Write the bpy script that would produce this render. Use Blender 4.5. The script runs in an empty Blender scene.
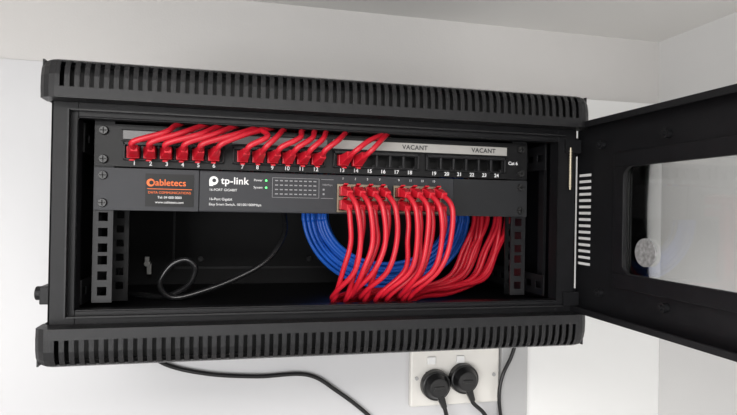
import bpy, bmesh, math, random
from mathutils import Vector, Matrix
random.seed(11)
scene=bpy.context.scene
ZB=1.90
COL=scene.collection
# ---------------------------------------------------------------- materials
def mat(name,col,rough=.5,metal=0,noise=0,nscale=40,bump=0,bscale=200,spec=.5,coat=0,trans=0):
    m=bpy.data.materials.new(name); m.use_nodes=True
    nt=m.node_tree; b=nt.nodes['Principled BSDF']
    b.inputs['Roughness'].default_value=rough; b.inputs['Metallic'].default_value=metal
    b.inputs['Specular IOR Level'].default_value=spec
    b.inputs['Coat Weight'].default_value=coat
    b.inputs['Transmission Weight'].default_value=trans
    c=(*col,1); b.inputs['Base Color'].default_value=c
    tc=nt.nodes.new('ShaderNodeTexCoord')
    if noise>0:
        n=nt.nodes.new('ShaderNodeTexNoise'); n.inputs['Scale'].default_value=nscale; n.inputs['Detail'].default_value=4
        r=nt.nodes.new('ShaderNodeValToRGB')
        r.color_ramp.elements[0].color=(*[x*(1-noise) for x in col],1)
        r.color_ramp.elements[1].color=(*[min(1,x*(1+noise)) for x in col],1)
        r.color_ramp.elements[0].position=.3; r.color_ramp.elements[1].position=.7
        nt.links.new(tc.outputs['Object'],n.inputs['Vector']); nt.links.new(n.outputs['Fac'],r.inputs['Fac'])
        nt.links.new(r.outputs['Color'],b.inputs['Base Color'])
    if bump>0:
        n2=nt.nodes.new('ShaderNodeTexNoise'); n2.inputs['Scale'].default_value=bscale
        bp=nt.nodes.new('ShaderNodeBump'); bp.inputs['Strength'].default_value=bump; bp.inputs['Distance'].default_value=.001
        nt.links.new(tc.outputs['Object'],n2.inputs['Vector']); nt.links.new(n2.outputs['Fac'],bp.inputs['Height'])
        nt.links.new(bp.outputs['Normal'],b.inputs['Normal'])
    return m
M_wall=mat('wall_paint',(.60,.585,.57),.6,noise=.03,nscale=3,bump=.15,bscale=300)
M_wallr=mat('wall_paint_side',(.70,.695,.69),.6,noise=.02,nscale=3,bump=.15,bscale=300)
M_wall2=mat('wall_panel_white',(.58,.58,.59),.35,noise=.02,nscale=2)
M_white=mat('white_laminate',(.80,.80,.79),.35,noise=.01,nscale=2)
M_greyedge=mat('grey_edge',(.42,.42,.42),.5,noise=.03,nscale=5)
M_ceil=mat('ceiling_paint',(.78,.77,.75),.7,noise=.02,nscale=3,bump=.1)
M_floor=mat('floor_vinyl',(.50,.48,.46),.5,noise=.1,nscale=8)
M_blk=mat('black_powdercoat',(.007,.007,.008),.40,noise=.15,nscale=60,bump=.25,bscale=1500,spec=.26)
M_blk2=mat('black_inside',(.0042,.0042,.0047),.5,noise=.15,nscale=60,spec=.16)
M_band=mat('bezel_powdercoat',(.011,.011,.012),.36,noise=.1,nscale=60,bump=.3,bscale=1500,spec=.33)
M_panel=mat('panel_black',(.006,.006,.0065),.4,noise=.1,nscale=50,spec=.25)
M_switch=mat('switch_slate',(.028,.029,.033),.45,noise=.05,nscale=50,bump=.1,bscale=1500,spec=.3)
M_switchd=mat('switch_dark',(.016,.0165,.018),.45,noise=.05,nscale=50,spec=.3)
M_port=mat('port_black',(.003,.003,.003),.4,spec=.25)
M_rail=mat('rail_black',(.009,.009,.010),.38,noise=.15,nscale=80,spec=.32)
M_steel=mat('steel',(.55,.54,.52),.3,metal=1,noise=.05,nscale=100)
M_gold=mat('jack_shield',(.26,.22,.16),.42,metal=.7,noise=.1,nscale=100)
M_brass=mat('spring_steel',(.45,.40,.30),.35,metal=.8,noise=.1,nscale=100)
M_red=mat('red_pvc',(.52,.010,.024),.36,noise=.10,nscale=30)
M_redb=mat('red_boot',(.55,.012,.026),.33,noise=.05,nscale=30)
M_blue=mat('blue_pvc',(.012,.115,.56),.4,noise=.08,nscale=30)
M_cord=mat('black_cord',(.006,.006,.0065),.3,noise=.1,nscale=60)
M_label=mat('label_strip',(.36,.35,.33),.5,noise=.04,nscale=40)
M_label2=mat('label_strip_dim',(.17,.17,.17),.5,noise=.1,nscale=40)
M_txtw=mat('print_white',(.75,.75,.75),.5)
M_txtg=mat('print_grey',(.26,.26,.27),.5)
M_txtk=mat('print_black',(.02,.02,.02),.5)
M_orange=mat('print_orange',(.80,.15,.02),.5)
M_stick=mat('sticker_black',(.010,.010,.010),.3,spec=.3)
M_plate=mat('outlet_plastic',(.74,.72,.68),.3,noise=.01)
M_grey=mat('grey_disc',(.22,.22,.22),.5,noise=.4,nscale=250)
M_green=mat('led_green',(.1,.8,.2),.4)
M_green.node_tree.nodes['Principled BSDF'].inputs['Emission Color'].default_value=(.1,1,.2,1)
M_green.node_tree.nodes['Principled BSDF'].inputs['Emission Strength'].default_value=1.5
def glassmat():
    m=bpy.data.materials.new('door_acrylic'); m.use_nodes=True; nt=m.node_tree
    for n in list(nt.nodes): nt.nodes.remove(n)
    o=nt.nodes.new('ShaderNodeOutputMaterial'); mx=nt.nodes.new('ShaderNodeMixShader')
    t=nt.nodes.new('ShaderNodeBsdfTransparent'); g=nt.nodes.new('ShaderNodeBsdfGlossy'); f=nt.nodes.new('ShaderNodeFresnel')
    t.inputs['Color'].default_value=(.98,.985,.985,1); g.inputs['Roughness'].default_value=.02; f.inputs['IOR'].default_value=1.3
    nt.links.new(f.outputs[0],mx.inputs[0]); nt.links.new(t.outputs[0],mx.inputs[1]); nt.links.new(g.outputs[0],mx.inputs[2]); nt.links.new(mx.outputs[0],o.inputs[0])
    return m
M_glass=glassmat()
# ---------------------------------------------------------------- helpers
def root(name,loc=(0,0,ZB)):
    e=bpy.data.objects.new(name,None); e.location=loc; e.empty_display_size=.05; COL.objects.link(e); return e
def fin(name,bm,m,parent,bevel=0,smooth=False,seg=2):
    me=bpy.data.meshes.new(name); bmesh.ops.recalc_face_normals(bm,faces=bm.faces); bm.to_mesh(me); bm.free()
    o=bpy.data.objects.new(name,me); COL.objects.link(o)
    if isinstance(m,(list,tuple)):
        for k in m: me.materials.append(k)
    else: me.materials.append(m)
    if parent: o.parent=parent
    if bevel:
        b=o.modifiers.new('bev','BEVEL'); b.width=bevel; b.segments=seg; b.limit_method='ANGLE'
    if smooth:
        for p in me.polygons: p.use_smooth=True
    return o
def addbox(bm,x0,x1,y0,y1,z0,z1,mi=0):
    vs=[bm.verts.new(p) for p in [(x0,y0,z0),(x1,y0,z0),(x1,y1,z0),(x0,y1,z0),(x0,y0,z1),(x1,y0,z1),(x1,y1,z1),(x0,y1,z1)]]
    for f in [(0,3,2,1),(4,5,6,7),(0,1,5,4),(1,2,6,5),(2,3,7,6),(3,0,4,7)]:
        fc=bm.faces.new([vs[i] for i in f]); fc.material_index=mi
def box(name,x0,x1,y0,y1,z0,z1,m,parent=None,bevel=0):
    bm=bmesh.new(); addbox(bm,x0,x1,y0,y1,z0,z1); return fin(name,bm,m,parent,bevel)
def boxes(name,lst,m,parent,bevel=0):
    bm=bmesh.new()
    for b in lst: addbox(bm,*b)
    return fin(name,bm,m,parent,bevel)
def addcyl(bm,c,r1,r2,h,axis='y',n=24,mi=0):
    R={'y':Matrix.Rotation(math.radians(90),4,'X'),'x':Matrix.Rotation(math.radians(90),4,'Y'),'z':Matrix.Identity(4)}[axis]
    r=bmesh.ops.create_cone(bm,cap_ends=True,segments=n,radius1=r1,radius2=r2,depth=h,matrix=Matrix.Translation(c)@R)
    for v in r['verts']:
        for f in v.link_faces: f.material_index=mi
def holed(name,u0,u1,v0,v1,holes,mapf,thick,m,parent,ucuts=(),vcuts=(),bevel=0):
    us=sorted(set([round(x,6) for x in [u0,u1,*ucuts]+[h[0] for h in holes]+[h[1] for h in holes]]))
    vs=sorted(set([round(x,6) for x in [v0,v1,*vcuts]+[h[2] for h in holes]+[h[3] for h in holes]]))
    bm=bmesh.new(); V={}
    def gv(i,j):
        if (i,j) not in V: V[i,j]=bm.verts.new(mapf(us[i],vs[j]))
        return V[i,j]
    for i in range(len(us)-1):
        uc=(us[i]+us[i+1])/2
        hh=[h for h in holes if h[0]<uc<h[1]]
        for j in range(len(vs)-1):
            vc=(vs[j]+vs[j+1])/2
            if any(h[2]<vc<h[3] for h in hh): continue
            bm.faces.new([gv(i,j),gv(i+1,j),gv(i+1,j+1),gv(i,j+1)])
    o=fin(name,bm,m,parent)
    s=o.modifiers.new('solid','SOLIDIFY'); s.thickness=thick; s.offset=0
    return o
def catmull(pts,n=8):
    P=[Vector(p) for p in pts]; P=[P[0]*2-P[1]]+P+[P[-1]*2-P[-2]]; out=[]
    for i in range(1,len(P)-2):
        a,b,c,d=P[i-1:i+3]
        for k in range(n):
            t=k/n
            out.append(.5*((2*b)+(c-a)*t+(2*a-5*b+4*c-d)*t*t+(3*b-a-3*c+d)*t**3))
    out.append(P[-2]); return out
def cables(name,paths,r,m,parent):
    cu=bpy.data.curves.new(name,'CURVE'); cu.dimensions='3D'; cu.bevel_depth=r; cu.bevel_resolution=3; cu.use_fill_caps=True
    for p in paths:
        q=catmull(p); s=cu.splines.new('POLY'); s.points.add(len(q)-1)
        for i,v in enumerate(q): s.points[i].co=(*v,1)
        s.use_smooth=True
    cu.materials.append(m); o=bpy.data.objects.new(name,cu); COL.objects.link(o)
    if parent: o.parent=parent
    return o
def text(name,s,x,y,z,size,m,parent,align='CENTER',bold=0,sx=1,sp=1):
    cu=bpy.data.curves.new(name,'FONT'); cu.body=s; cu.size=size; cu.align_x=align; cu.align_y='CENTER'; cu.offset=bold; cu.extrude=.00005; cu.space_character=sp
    cu.materials.append(m); o=bpy.data.objects.new(name,cu); COL.objects.link(o); o.location=(x,y,z); o.rotation_euler=(math.pi/2,0,0); o.scale=(sx,1,1); o.parent=parent
    return o
# ---------------------------------------------------------------- room
CE=ZB+.151+.317; XR=.636
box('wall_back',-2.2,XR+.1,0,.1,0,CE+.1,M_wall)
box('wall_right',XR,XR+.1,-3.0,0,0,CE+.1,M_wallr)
box('wall_left',-2.3,-2.2,-3.0,.1,0,CE+.1,M_wall)
box('ceiling',-2.2,XR,-3.0,0,CE,CE+.1,M_ceil)
box('floor',-2.3,XR+.1,-3.0,.1,-.1,0,M_floor)
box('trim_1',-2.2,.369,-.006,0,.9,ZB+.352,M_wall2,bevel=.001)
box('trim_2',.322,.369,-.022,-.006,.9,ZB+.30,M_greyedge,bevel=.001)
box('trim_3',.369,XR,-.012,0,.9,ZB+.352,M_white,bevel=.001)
box('baseboard_back',-2.2,XR,-.014,0,0,.09,M_white)
# ---------------------------------------------------------------- cabinet
cab=root('network_cabinet')
YF=-.300; YP=-.257; XC=-.010
BK=-.0065
prof=[(.030,.0370),(.012,.0370),(.006,.0345),(.0025,.029),(.0005,.021),(0,.010),(0,.0),(.020,0)]
def plen(pr):
    L=[0]
    for a,b in zip(pr,pr[1:]): L.append(L[-1]+math.hypot(a[0]-b[0],a[1]-b[1]))
    return L
PL=plen(prof)
def pe(v):
    for i in range(len(PL)-1):
        if v<=PL[i+1]+1e-7:
            t=(v-PL[i])/(PL[i+1]-PL[i]); a,b=prof[i],prof[i+1]
            return a[0]+(b[0]-a[0])*t,a[1]+(b[1]-a[1])*t
    return prof[-1]
HW=.291
def lid(name,zbase,flip):
    def mp(u,v):
        y,h=pe(v)
        e=max(0,abs(u)-(HW-.014))/.014
        y=y+.009*e*e; h=h*(1-.05*e*e) if h>.01 else h
        z=zbase-h if flip else zbase+h
        return (u,YF+y,z)
    holes=[]; n=64; p=.0086
    for i in range(n):
        c=(i-(n-1)/2)*p; holes.append((c-.0020,c+.0020,PL[2]-.001,PL[5]+.000))
    o=holed(name,-HW,HW,0,PL[-1],holes,mp,.0013,M_band,cab,ucuts=[-HW+.004,-HW+.009,-HW+.014,HW-.004,HW-.009,HW-.014],vcuts=PL)
    return o
lid('lid_bezel_upper',.252,False); lid('lid_bezel_lower',.0345,True)
boxes('lid_plates',[(-HW,HW,YF+.028,BK,.2875,.2890),(-HW,HW,YF+.028,BK,-.0025,-.001),
  (-HW,-HW+.0015,YF+.012,BK,.252,.289),(HW-.0015,HW,YF+.012,BK,.252,.289),
  (-HW,-HW+.0015,YF+.012,BK,-.0025,.0345),(HW-.0015,HW,YF+.012,BK,-.0025,.0345)],M_band,cab)
boxes('lid_slot_shade',[(-HW+.002,HW-.002,YF+.030,YF+.031,.2525,.287),(-HW+.002,HW-.002,YF+.030,YF+.031,-.0005,.034)],M_port,cab)  # near-black sheets behind the slots, standing in for shade inside the hollow lid
BW=.286; FY=-.276
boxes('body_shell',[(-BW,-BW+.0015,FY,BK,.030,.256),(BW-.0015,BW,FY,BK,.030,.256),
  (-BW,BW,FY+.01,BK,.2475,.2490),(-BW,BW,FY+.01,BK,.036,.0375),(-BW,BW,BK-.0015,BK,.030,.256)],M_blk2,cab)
boxes('front_frame',[(-BW,-.262,FY,FY+.0015,.034,.252),(.262,BW,FY,FY+.0015,.034,.252),
  (-.262,.262,FY,FY+.0015,.238,.252),(-.262,.262,FY,FY+.0015,.034,.047),
  (-.2635,-.262,FY,FY+.018,.047,.238),(.262,.2635,FY,FY+.018,.047,.238),
  (-.262,.262,FY,FY+.014,.2365,.238),(-.262,.262,FY,FY+.014,.047,.0485)],M_blk,cab,bevel=.0005)
boxes('front_frame_lips',[(-.2700,-.2685,FY-.008,FY,.042,.244),(-.2685,.268,FY-.006,FY,.0415,.043),(-.2685,.268,FY-.006,FY,.243,.2445)],M_band,cab)
def rail(name,xc,y,w,flip):
    holes=[]
    for u in range(4):
        zt=.235-u*.04445
        for d in (.00635,.022225,.0381): holes.append((-.0045,.0045,zt-d-.0045,zt-d+.0045))
    o=holed(name,-w,w,.052,.240,holes,lambda u,v:(xc+u,y,v),.002,M_rail,cab)
    box(name+'_web',xc-w if flip else xc+w-.002,xc-w+.002 if flip else xc+w,y,y+.03,.052,.240,M_rail,cab)
rail('rail_a',XC-.2325,YP+.003,.0095,True); rail('rail_b',XC+.2325,YP+.003,.0095,False)
for nm,x in (('side_bracket_a',-.262),('side_bracket_b',.258)):
    for k,(za,zb) in enumerate(((.050,.075),(.205,.235))):
        hs=[(y0,y0+.014,(za+zb)/2-.004,(za+zb)/2+.004) for y0 in [-.25+i*.024 for i in range(9)]]
        holed(nm+'_%d'%k,-.255,-.02,za,zb,hs,lambda u,v,x=x:(x,u,v),.0015,M_rail,cab)
for nm,x in (('rear_rail_a',-.236),('rear_rail_b',.242)):
    hs=[(-.004,.004,.058+i*.0158,.066+i*.0158) for i in range(11)]
    holed(nm,-.009,.009,.045,.243,hs,lambda u,v,x=x:(x+u,-.200,v),.002,M_panel,cab)
boxes('side_wall_ribs',[(.272,.276,-.262,-.256,.05,.24),(.268,.272,-.235,-.222,.05,.24)],M_rail,cab)
bm=bmesh.new()
for x in (-.16,.0,.16): addcyl(bm,(x,-.009,.075),.005,.004,.004)
fin('rear_bolts',bm,M_rail,cab)
boxes('rear_panel_emboss',[(-.20,.20,-.0092,-.008,.215,.218),(-.20,.20,-.0092,-.008,.060,.063),(-.20,-.197,-.0092,-.008,.06,.218),(.197,.20,-.0092,-.008,.06,.218)],M_rail,cab)
bm=bmesh.new(); addcyl(bm,(-.232,-.03,.070),.004,.004,.006); addbox(bm,-.235,-.229,-.032,-.028,.070,.080); addbox(bm,-.232,-.226,-.032,-.029,.055,.070); addbox(bm,-.234,-.230,-.03,-.009,.068,.072)
fin('lock_key',bm,M_steel,cab,bevel=.0005)
bm=bmesh.new(); addbox(bm,-.298,-.286,-.262,-.240,.052,.070); addcyl(bm,(-.300,-.251,.062),.007,.007,.008,'x'); fin('side_lock',bm,M_blk,cab,bevel=.001)
bm=bmesh.new()
for x,z in ((-.2425,.2275),(-.2425,.1985),(-.2425,.182),(-.2425,.154),(.2225,.182),(.2225,.154),(.2225,.2275),(.2225,.1985)):
    addcyl(bm,(x,YP-.0035,z),.0046,.0038,.003)
    addbox(bm,x-.003,x+.003,YP-.0056,YP-.005,z-.0005,z+.0005,1); addbox(bm,x-.0005,x+.0005,YP-.0056,YP-.005,z-.003,z+.003,1)
fin('rack_screws',bm,[mat('screw_black',(.05,.05,.05),.25,metal=.6,noise=.1),M_port],cab)
# ---------------------------------------------------------------- door (opened 90 deg)
DX=.298; DY0=-.262; DW=.535; DZ0=.035; DZ1=.259
WY0=.090; WY1=DW-.07; WZ0=.088; WZ1=.203
hs=[(WY0,WY1,WZ0,WZ1)]
for i in range(15):
    z=.090+i*.0076; hs.append((.003,.028,z,z+.0032))
holed('door_sheet',0,DW,DZ0,DZ1,hs,lambda u,v:(DX,DY0-u,v),.0012,M_blk,cab)
def yb(a,b): return (DY0-b,DY0-a)
lst=[]
for z in (DZ0,DZ1-.0015): lst.append((DX-.016,DX,*yb(0,DW),z,z+.0015))
lst.append((DX-.016,DX,*yb(DW-.0015,DW),DZ0,DZ1))
for z in (DZ0,DZ1-.007): lst.append((DX-.017,DX-.0155,*yb(0,DW),z,z+.007))
w=.016
for (a,b,c,d) in ((WY0-w,WY1+w,WZ0-w,WZ0),(WY0-w,WY1+w,WZ1,WZ1+w),(WY0-w,WY0,WZ0,WZ1),(WY1,WY1+w,WZ0,WZ1)):
    lst.append((DX-.005,DX-.0005,*yb(a,b),c,d))
boxes('door_flanges',lst,M_blk,cab,bevel=.0006)
bm=bmesh.new(); r=.012
for (u,su) in ((WY0,1),(WY1,-1)):
    for (z,sz) in ((WZ0,1),(WZ1,-1)):
        prof2=[(u,z)]
        for k in range(9):
            a=math.pi/2*k/8
            prof2.append((u+su*(r-r*math.sin(a)),z+sz*(r-r*math.cos(a))))
        f=[bm.verts.new((DX-.005,DY0-p[0],p[1])) for p in prof2]; g=[bm.verts.new((DX-.0005,DY0-p[0],p[1])) for p in prof2]
        bm.faces.new(f); bm.faces.new(g[::-1])
        for i in range(len(f)):
            j=(i+1)%len(f); bm.faces.new([f[i],f[j],g[j],g[i]])
fin('window_corners',bm,M_blk,cab)
box('door_window',DX-.0003,DX+.0012,*yb(WY0-.002,WY1+.002),WZ0-.002,WZ1+.002,M_glass,cab)
bm=bmesh.new()
for u,z in ((.150,.231),(.150,.062),(.40,.231),(.40,.062),(.05,.231),(.05,.062)):
    addcyl(bm,(DX-.004,DY0-u,z),.005,.0045,.006,'x'); addcyl(bm,(DX-.008,DY0-u,z),.0025,.0025,.004,'x')
fin('door_studs',bm,M_rail,cab)
bm=bmesh.new(); addcyl(bm,(DX-.0014,-.383,.113),.0145,.0145,.002,'x',40); fin('door_badge',bm,M_grey,cab)
bm=bmesh.new(); addcyl(bm,(DX,DY0-DW+.03,.144),.010,.010,.024,'x'); addbox(bm,DX-.016,DX-.012,DY0-DW-.004,DY0-DW+.036,.137,.151); fin('door_lock',bm,M_steel,cab,bevel=.0005)
bm=bmesh.new()
for z in (.050,.232):
    addcyl(bm,(.289,-.268,z),.004,.004,.022,'z')
    addbox(bm,.270,.290,-.280,-.276,z-.008,z+.008)
fin('door_hinges',bm,M_blk,cab)
bm=bmesh.new(); addcyl(bm,(.276,-.280,.205),.0012,.0012,.05,'z')
for i in range(14): addcyl(bm,(.276,-.280,.184+i*.0032),.0020,.0020,.0014,'z',12)
fin('hinge_spring',bm,M_brass,cab)
# ---------------------------------------------------------------- patch panel
pp=root('patch_panel')
PX0,PX1=XC-.2413,XC+.2413
GP=.1085
ports=[]
for g in range(4):
    gc=XC+(g-1.5)*GP-.001
    for i in range(6): ports.append(gc+(i-2.5)*.0158)
hs=[(x-.0062,x+.0062,.2000,.2130) for x in ports]
holed('face',PX0,PX1,.1915,.2345,hs,lambda u,v:(u,YP,v),.002,M_panel,pp)
boxes('jack_body',[(XC-.222,XC+.222,YP+.012,YP+.05,.195,.232)],M_port,pp)
lst=[]
for g in range(4):
    gc=XC+(g-1.5)*GP-.001
    x0,x1=gc-.050,gc+.050
    lst+=[(x0,x1,YP-.005,YP-.001,.1982,.2000),(x0,x1,YP-.005,YP-.001,.2135,.2172),(x0,x0+.002,YP-.005,YP-.001,.1982,.217),(x1-.002,x1,YP-.005,YP-.001,.1982,.217)]
    for i in range(5):
        c=gc+(i-2)*.0158; lst.append((c-.0014,c+.0014,YP-.004,YP-.001,.200,.2135))
boxes('jack_frames',lst,M_rail,pp,bevel=.0005)
lst=[]
for x in ports:
    lst+=[(x-.0062,x-.0035,YP-.001,YP+.001,.2000,.2025),(x+.0035,x+.0062,YP-.001,YP+.001,.2000,.2025)]
boxes('jack_notches',lst,M_panel,pp)
def gx(g): return XC+(g-1.5)*GP
boxes('label_strips_blank',[(gx(0)-.0515,gx(0)+.0505,YP-.0035,YP-.001,.2195,.2285),(gx(1)-.0515,gx(1)+.0505,YP-.0035,YP-.001,.2195,.2285)],M_label2,pp,bevel=.0003)
boxes('label_strips',[(gx(2)-.0515,gx(3)+.0505,YP-.0035,YP-.001,.2190,.2290)],M_label,pp,bevel=.0003)
boxes('label_frames',[(gx(g)-.053,gx(g)+.052,YP-.0042,YP-.001,z,z+.0010) for g in range(4) for z in (.2178,.2292)],M_panel,pp)
text('label_text_a','VACANT',.088,YP-.0037,.2239,.0072,M_txtk,pp,bold=.00018,sp=1.08)
text('label_text_b','VACANT',.173,YP-.0037,.2239,.0072,M_txtk,pp,bold=.00018,sp=1.08)
for i,x in enumerate(ports): text('num_%d'%(i+1),str(i+1),x,YP-.0013,.1952,.0060,M_txtw,pp,bold=.00012)
text('cat_mark','Cat 6',XC+.2225,YP-.0013,.2105,.0055,M_txtw,pp,bold=.0001)
# ---------------------------------------------------------------- network switch
sw=root('network_switch')
box('ear_a',PX0,-.149,YP-.002,YP,.1465,.190,M_switch,sw,bevel=.0004)
box('ear_b',.137,PX1,YP-.002,YP,.1465,.190,M_switchd,sw,bevel=.0004)
box('body',-.1485,.1365,YP-.004,YP+.125,.1465,.190,M_switch,sw,bevel=.0012)
box('front_gloss',-.146,.134,YP-.0045,YP-.0035,.1485,.188,M_switch,sw)
box('sticker',-.202,-.154,YP-.0024,YP-.0019,.1510,.185,M_stick,sw)
text('sticker_logo','abletecs',-.1925,YP-.0028,.1757,.0094,M_orange,sw,'LEFT',bold=.00008,sp=1.0)
bm=bmesh.new(); addcyl(bm,(-.1968,YP-.0026,.1757),.0040,.0040,.0004); fin('sticker_ring',bm,M_orange,sw)
bm=bmesh.new(); addcyl(bm,(-.1960,YP-.0030,.1757),.0022,.0022,.0004); fin('sticker_ring_core',bm,M_stick,sw)
box('sticker_line',-.200,-.156,YP-.0027,YP-.0023,.1690,.1696,M_orange,sw)
for k,s in enumerate(('DATA COMMUNICATIONS','Tel: 04 000 0000','www.cabletecs.com')): text('sticker_small_%d'%k,s,-.178,YP-.0028,.1655-k*.0050,.0035,M_orange if k==0 else M_txtw,sw)
yt=YP-.0048
text('logo_text','tp-link',-.1265,yt,.1795,.0104,M_txtw,sw,'LEFT',bold=.0002,sp=1.05)
bm=bmesh.new(); addcyl(bm,(-.134,yt,.1795),.0046,.0046,.0003); addbox(bm,-.1385,-.1345,yt-.0002,yt+.0002,.1738,.1795); fin('logo_disc',bm,M_txtw,sw)
bm=bmesh.new(); addcyl(bm,(-.1335,yt-.0003,.1797),.0020,.0020,.0003); fin('logo_dot',bm,M_switch,sw)
text('model_text','16-PORT GIGABIT',-.1385,yt,.1698,.0036,M_txtw,sw,'LEFT')
text('desc_a','16-Port Gigabit',-.1385,yt,.1600,.0038,M_txtw,sw,'LEFT')
text('desc_b','Easy Smart Switch, 10/100/1000Mbps',-.1385,yt,.1545,.0036,M_txtw,sw,'LEFT')
text('led_txt_a','Power',-.088,yt,.1812,.0034,M_txtw,sw); text('led_txt_b','System',-.088,yt,.1735,.0034,M_txtw,sw)
bm=bmesh.new(); addcyl(bm,(-.0795,yt,.1812),.0011,.0011,.0006); addcyl(bm,(-.0795,yt,.1735),.0011,.0011,.0006); fin('status_leds',bm,M_green,sw)
lst=[]; l2=[]
for r in range(4):
    z=.1815-r*.0048
    for c in range(9): lst.append((-.070+c*.0052,-.0668+c*.0052,yt-.0001,yt+.0003,z-.0006,z+.0006))
l2+=[(-.073,-.022,yt,yt+.0003,.1843,.1847),(-.073,-.022,yt,yt+.0003,.1632,.1636),(-.073,-.0726,yt,yt+.0003,.1632,.1847),(-.0224,-.022,yt,yt+.0003,.1632,.1847)]
boxes('led_matrix',lst+l2,M_txtg,sw)
boxes('legend_lines',[(-.020,-.006,yt,yt+.0003,.184,.1844),(-.020,-.006,yt,yt+.0003,.1632,.1636),(-.018,-.016,yt,yt+.0003,.172,.174),(-.018,-.016,yt,yt+.0003,.167,.169)],M_txtg,sw)
text('legend_text','1000Mbps',-.013,yt,.1782,.0028,M_txtg,sw)
for k in range(8):
    text('port_no_%d'%k,'%d'%(2*k+1),.0045+(k%4)*.0140+(k//4)*.0645,yt,.1858,.0036,M_txtw,sw)
sp=[]
for b in range(2):
    x0=-.0025+b*.0645
    hs=[]
    for i in range(4):
        xc=x0+.0005+.007+i*.0140
        for z in (.1715,.1565):
            hs.append((xc-.0058,xc+.0058,z-.0060,z+.0056)); sp.append((xc,z))
    holed('port_block_%d'%b,x0,x0+.057,.1485,.1795,hs,lambda u,v:(u,YP-.0075,v),.003,M_gold,sw)
    box('port_block_side_%d'%b,x0+.0002,x0+.0568,YP-.0055,YP-.0043,.1487,.1793,M_port,sw)
# ---------------------------------------------------------------- red cables
rc=root('red_patch_cables')
def taper(bm,a,b,w0,h0,w1,h1):
    a=Vector(a); b=Vector(b); d=(b-a).normalized()
    up=Vector((0,0,1)) if abs(d.z)<.9 else Vector((0,-1,0))
    s=d.cross(up).normalized(); u=s.cross(d)
    q=[]
    for c,w,h in ((a,w0,h0),(b,w1,h1)):
        q+=[bm.verts.new(c+s*i*w/2+u*j*h/2) for i,j in ((-1,-1),(1,-1),(1,1),(-1,1))]
    for f in [(0,3,2,1),(4,5,6,7),(0,1,5,4),(1,2,6,5),(2,3,7,6),(3,0,4,7)]: bm.faces.new([q[i] for i in f])
paths=[]; bm=bmesh.new()
R=.0029
def rnd(a): return random.uniform(-a,a)
zp=.2065
spec=[]
for i in range(6): spec.append((ports[i],.052+.004*i+rnd(.006),.026+rnd(.004)))
for i in range(6): spec.append((ports[6+i],.028+.0015*i+rnd(.006),.015+rnd(.004)))
spec+= [(ports[12],.056,.018),(ports[13],.040,.014)]
for k,(x,dx,d1) in enumerate(spec):
    j=rnd(.003)
    taper(bm,(x,YP-.001,zp),(x,YP-.012,zp-.001),.0115,.0125,.0115,.012)
    taper(bm,(x,YP-.012,zp-.001),(x+.004,YP-.028,zp+.003+j*.5),.0105,.011,.0068,.007)
    taper(bm,(x,YP-.006,zp-.007),(x,YP-.018,zp-.0095),.005,.0016,.005,.0016)
    paths.append([(x,YP-.010,zp),(x+.003,YP-.026,zp+.002),(x+.007+j,YP-.037,zp+.008+j*.4),(x+.007+d1,YP-.034+j,zp+.0185+j*.6),(x+dx*.8,YP-.016+j,zp+.028+j*.5),(x+dx,YP+.006,.2412),(x+dx+.01,YP+.045,.242),(x+dx+.02,YP+.09,.225),(x+dx+.03,YP+.14,.20)])
for k,(x,z) in enumerate(sp):
    top=z>.165
    left=x<.058
    taper(bm,(x,YP-.009,z),(x,YP-.020,z),.0108,.0103,.0108,.0103)
    taper(bm,(x,YP-.020,z),(x+.002,YP-.034,z-.003),.0100,.0098,.0066,.0066)
    taper(bm,(x,YP-.010,z+.0055),(x,YP-.022,z+.0080),.005,.0016,.005,.0016)
    o=.0045 if top else -.0015
    j=rnd(.0035); j2=rnd(.0045); j3=rnd(.006); j4=rnd(.007)
    xx=x+o*.8
    yo=-.006 if top else .004
    idx=(x+.005)/.125
    ex=.188+.052*idx+ (0 if top else .004)+j4
    loc=(x+.002)/.055 if left else (x-.062)/.055     # 0..1 position inside its block
    gat=-.004*(loc-.5)                                # strands gather slightly toward the middle of the block
    sag=(-.011 if left else -.017)+gat*2
    paths.append([(x,YP-.012,z),(x+.001,YP-.030,z-.002),(xx+.004,YP-.038+yo,z-.018),(xx+.005+j+gat,YP-.036+yo,.118+j2),(xx+.000+j2+gat*2,YP-.028+yo,.086),(xx+sag+j3,YP-.008+yo*.6,.0565+(.004 if top else 0)+abs(j)*.5),
        (xx+sag+.002+j3,YP+.018,.0440+(.005 if top else 0)),(xx+sag+.030+j,YP+.046,.0435+(.007 if top else 0)+abs(j)),(.098+.068*idx+(.006 if top else 0)+j2,YP+.062+yo,.0450+(.008 if top else 0)+abs(j2)),
        (ex-.030,YP+.068+yo,.066+j),(ex-.008+j3*.5,YP+.074+yo,.100+j),(ex+.008-j3*.5,YP+.080+yo,.142),(ex+.006,YP+.090+yo,.19)])
cables('leads',paths,R,M_red,rc)
fin('boots',bm,M_redb,rc,bevel=.0018,seg=3)
# ---------------------------------------------------------------- blue cables
bc=root('blue_network_cables')
paths=[]
for k in range(14):
    a=.120-.0050*(k%7)+rnd(.001); b=.104-.0054*(k%7)+rnd(.0015); y=-.104+.006*(k//7)+rnd(.002)
    cx=.098+rnd(.004); p=[]
    for t in range(0,25):
        an=math.radians(180+t*7.5)
        p.append((cx+a*math.cos(an),y+.002*math.sin(3*an+k),.1465+b*math.sin(an)))
    p=[(p[0][0]+.004,y+.02,.215)]+p+[(p[-1][0]-.004,y+.02,.215)]
    paths.append(p)
cables('blue_leads',paths,.0028,M_blue,bc)
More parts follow.
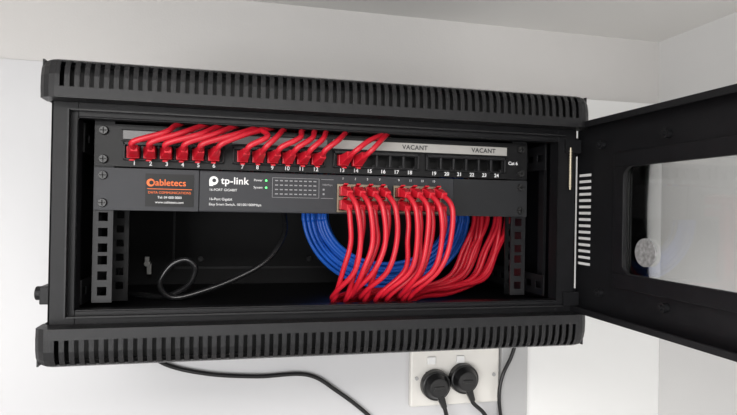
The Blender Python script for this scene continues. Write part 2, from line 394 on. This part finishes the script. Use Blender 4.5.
# ---------------------------------------------------------------- power cords
pc=root('switch_power_cord')
cables('cord',[[(-.047,-.128,.165),(-.048,-.110,.150),(-.048,-.125,.118),(-.070,-.14,.085),(-.106,-.15,.064),(-.150,-.16,.048),(-.183,-.165,.042),(-.197,-.170,.058),(-.186,-.172,.080),(-.168,-.172,.088),(-.157,-.170,.077),(-.166,-.165,.056),(-.195,-.155,.042),(-.235,-.13,.042),(-.262,-.08,.042)]],.0036,mat('cord_sheen',(.012,.012,.013),.25,noise=.1,spec=.7),pc)
wc=root('power_cord')
cables('cord',[[(-.262,-.08,-.006),(-.245,-.03,-.035),(-.211,-.012,-.076),(-.150,-.011,-.095),(-.075,-.011,-.103),(0,-.011,-.104),(.048,-.011,-.132),(.104,-.011,-.178),(.150,-.011,-.235),(.19,-.011,-.31)]],.0032,M_cord,wc)
wc2=root('power_cord')
cables('cord',[[(.345,-.04,.01),(.345,-.03,-.05),(.335,-.03,-.085),(.320,-.03,-.115),(.314,-.03,-.15),(.320,-.03,-.20),(.33,-.03,-.30)]],.003,M_cord,wc2)
# ---------------------------------------------------------------- outlet
ou=root('wall_outlet')
dz=.009
box('plate',.166,.320,-.0175,-.0062,-.172+dz,-.080+dz,M_plate,ou,bevel=.003)
boxes('rockers',[(.200-.007,.207,-.0205,-.017,-.104+dz,-.092+dz),(.243,.257,-.0205,-.017,-.104+dz,-.092+dz)],M_white,ou,bevel=.001)
bm=bmesh.new()
for x,z in ((.176,-.117),(.310,-.117)): addcyl(bm,(x,-.018,z),.003,.003,.002)
fin('plate_screws',bm,M_greyedge,ou)
bm=bmesh.new()
for x in (.2,.25):
    for dx,dzz in ((-.008,.006),(.008,.006),(0,-.008)): addbox(bm,x+dx-.001,x+dx+.001,-.0185,-.017,-.117+dzz-.004,-.117+dzz+.004)
fin('pin_slots',bm,M_port,ou)
def plug(x,z,pth):
    r=root('power_plug')
    bm=bmesh.new()
    addcyl(bm,(x,-.0245,z),.0245,.0235,.013,n=40); addcyl(bm,(x,-.036,z),.0215,.015,.012,n=40)
    taper(bm,(x,-.034,z-.004),(x+.012,-.034,z-.034),.014,.013,.008,.008)
    addbox(bm,x-.009,x+.009,-.0435,-.040,z-.003,z+.003)
    fin('plug_body',bm,M_cord,r,bevel=.0015)
    cables('plug_cord',[pth],.0034,M_cord,r)
plug(.206,-.127,[(.212,-.034,-.146),(.219,-.034,-.164),(.226,-.033,-.195),(.230,-.03,-.25),(.226,-.02,-.33)])
plug(.254,-.119,[(.260,-.034,-.138),(.267,-.034,-.156),(.286,-.033,-.174),(.300,-.031,-.20),(.304,-.03,-.25),(.30,-.02,-.33)])
# ---------------------------------------------------------------- lights
def area(name,loc,rot,sx,sy,p,col=(1,1,1)):
    l=bpy.data.lights.new(name,'AREA'); l.shape='RECTANGLE'; l.size=sx; l.size_y=sy; l.energy=p; l.color=col
    o=bpy.data.objects.new(name,l); o.location=loc; o.rotation_euler=[math.radians(a) for a in rot]; COL.objects.link(o)
area('ceiling_light',(-.30,-1.20,CE-.02),(0,0,0),1.0,.4,17,(1,.98,.96))
area('fill_light',(-1.4,-2.5,1.7),(97,0,-42),1.6,1.2,42,(1,.99,.98))  # added fill from the left to brighten the right wall, not a room fixture
w=bpy.data.worlds.new('World'); scene.world=w; w.use_nodes=True
w.node_tree.nodes['Background'].inputs[0].default_value=(.95,.97,1,1); w.node_tree.nodes['Background'].inputs[1].default_value=.75
# ---------------------------------------------------------------- camera
c=bpy.data.cameras.new('camera'); c.lens=36*560/737; c.sensor_width=36; c.clip_start=.01
co=bpy.data.objects.new('camera',c); COL.objects.link(co)
co.matrix_world=Matrix.Translation((-.110,-.874,ZB+.151))@Matrix.Rotation(math.radians(-13.25),4,'Z')@Matrix.Rotation(math.radians(90.3),4,'X')@Matrix.Rotation(math.radians(1.04),4,'Z')
scene.camera=co
scene.view_settings.view_transform='Standard'
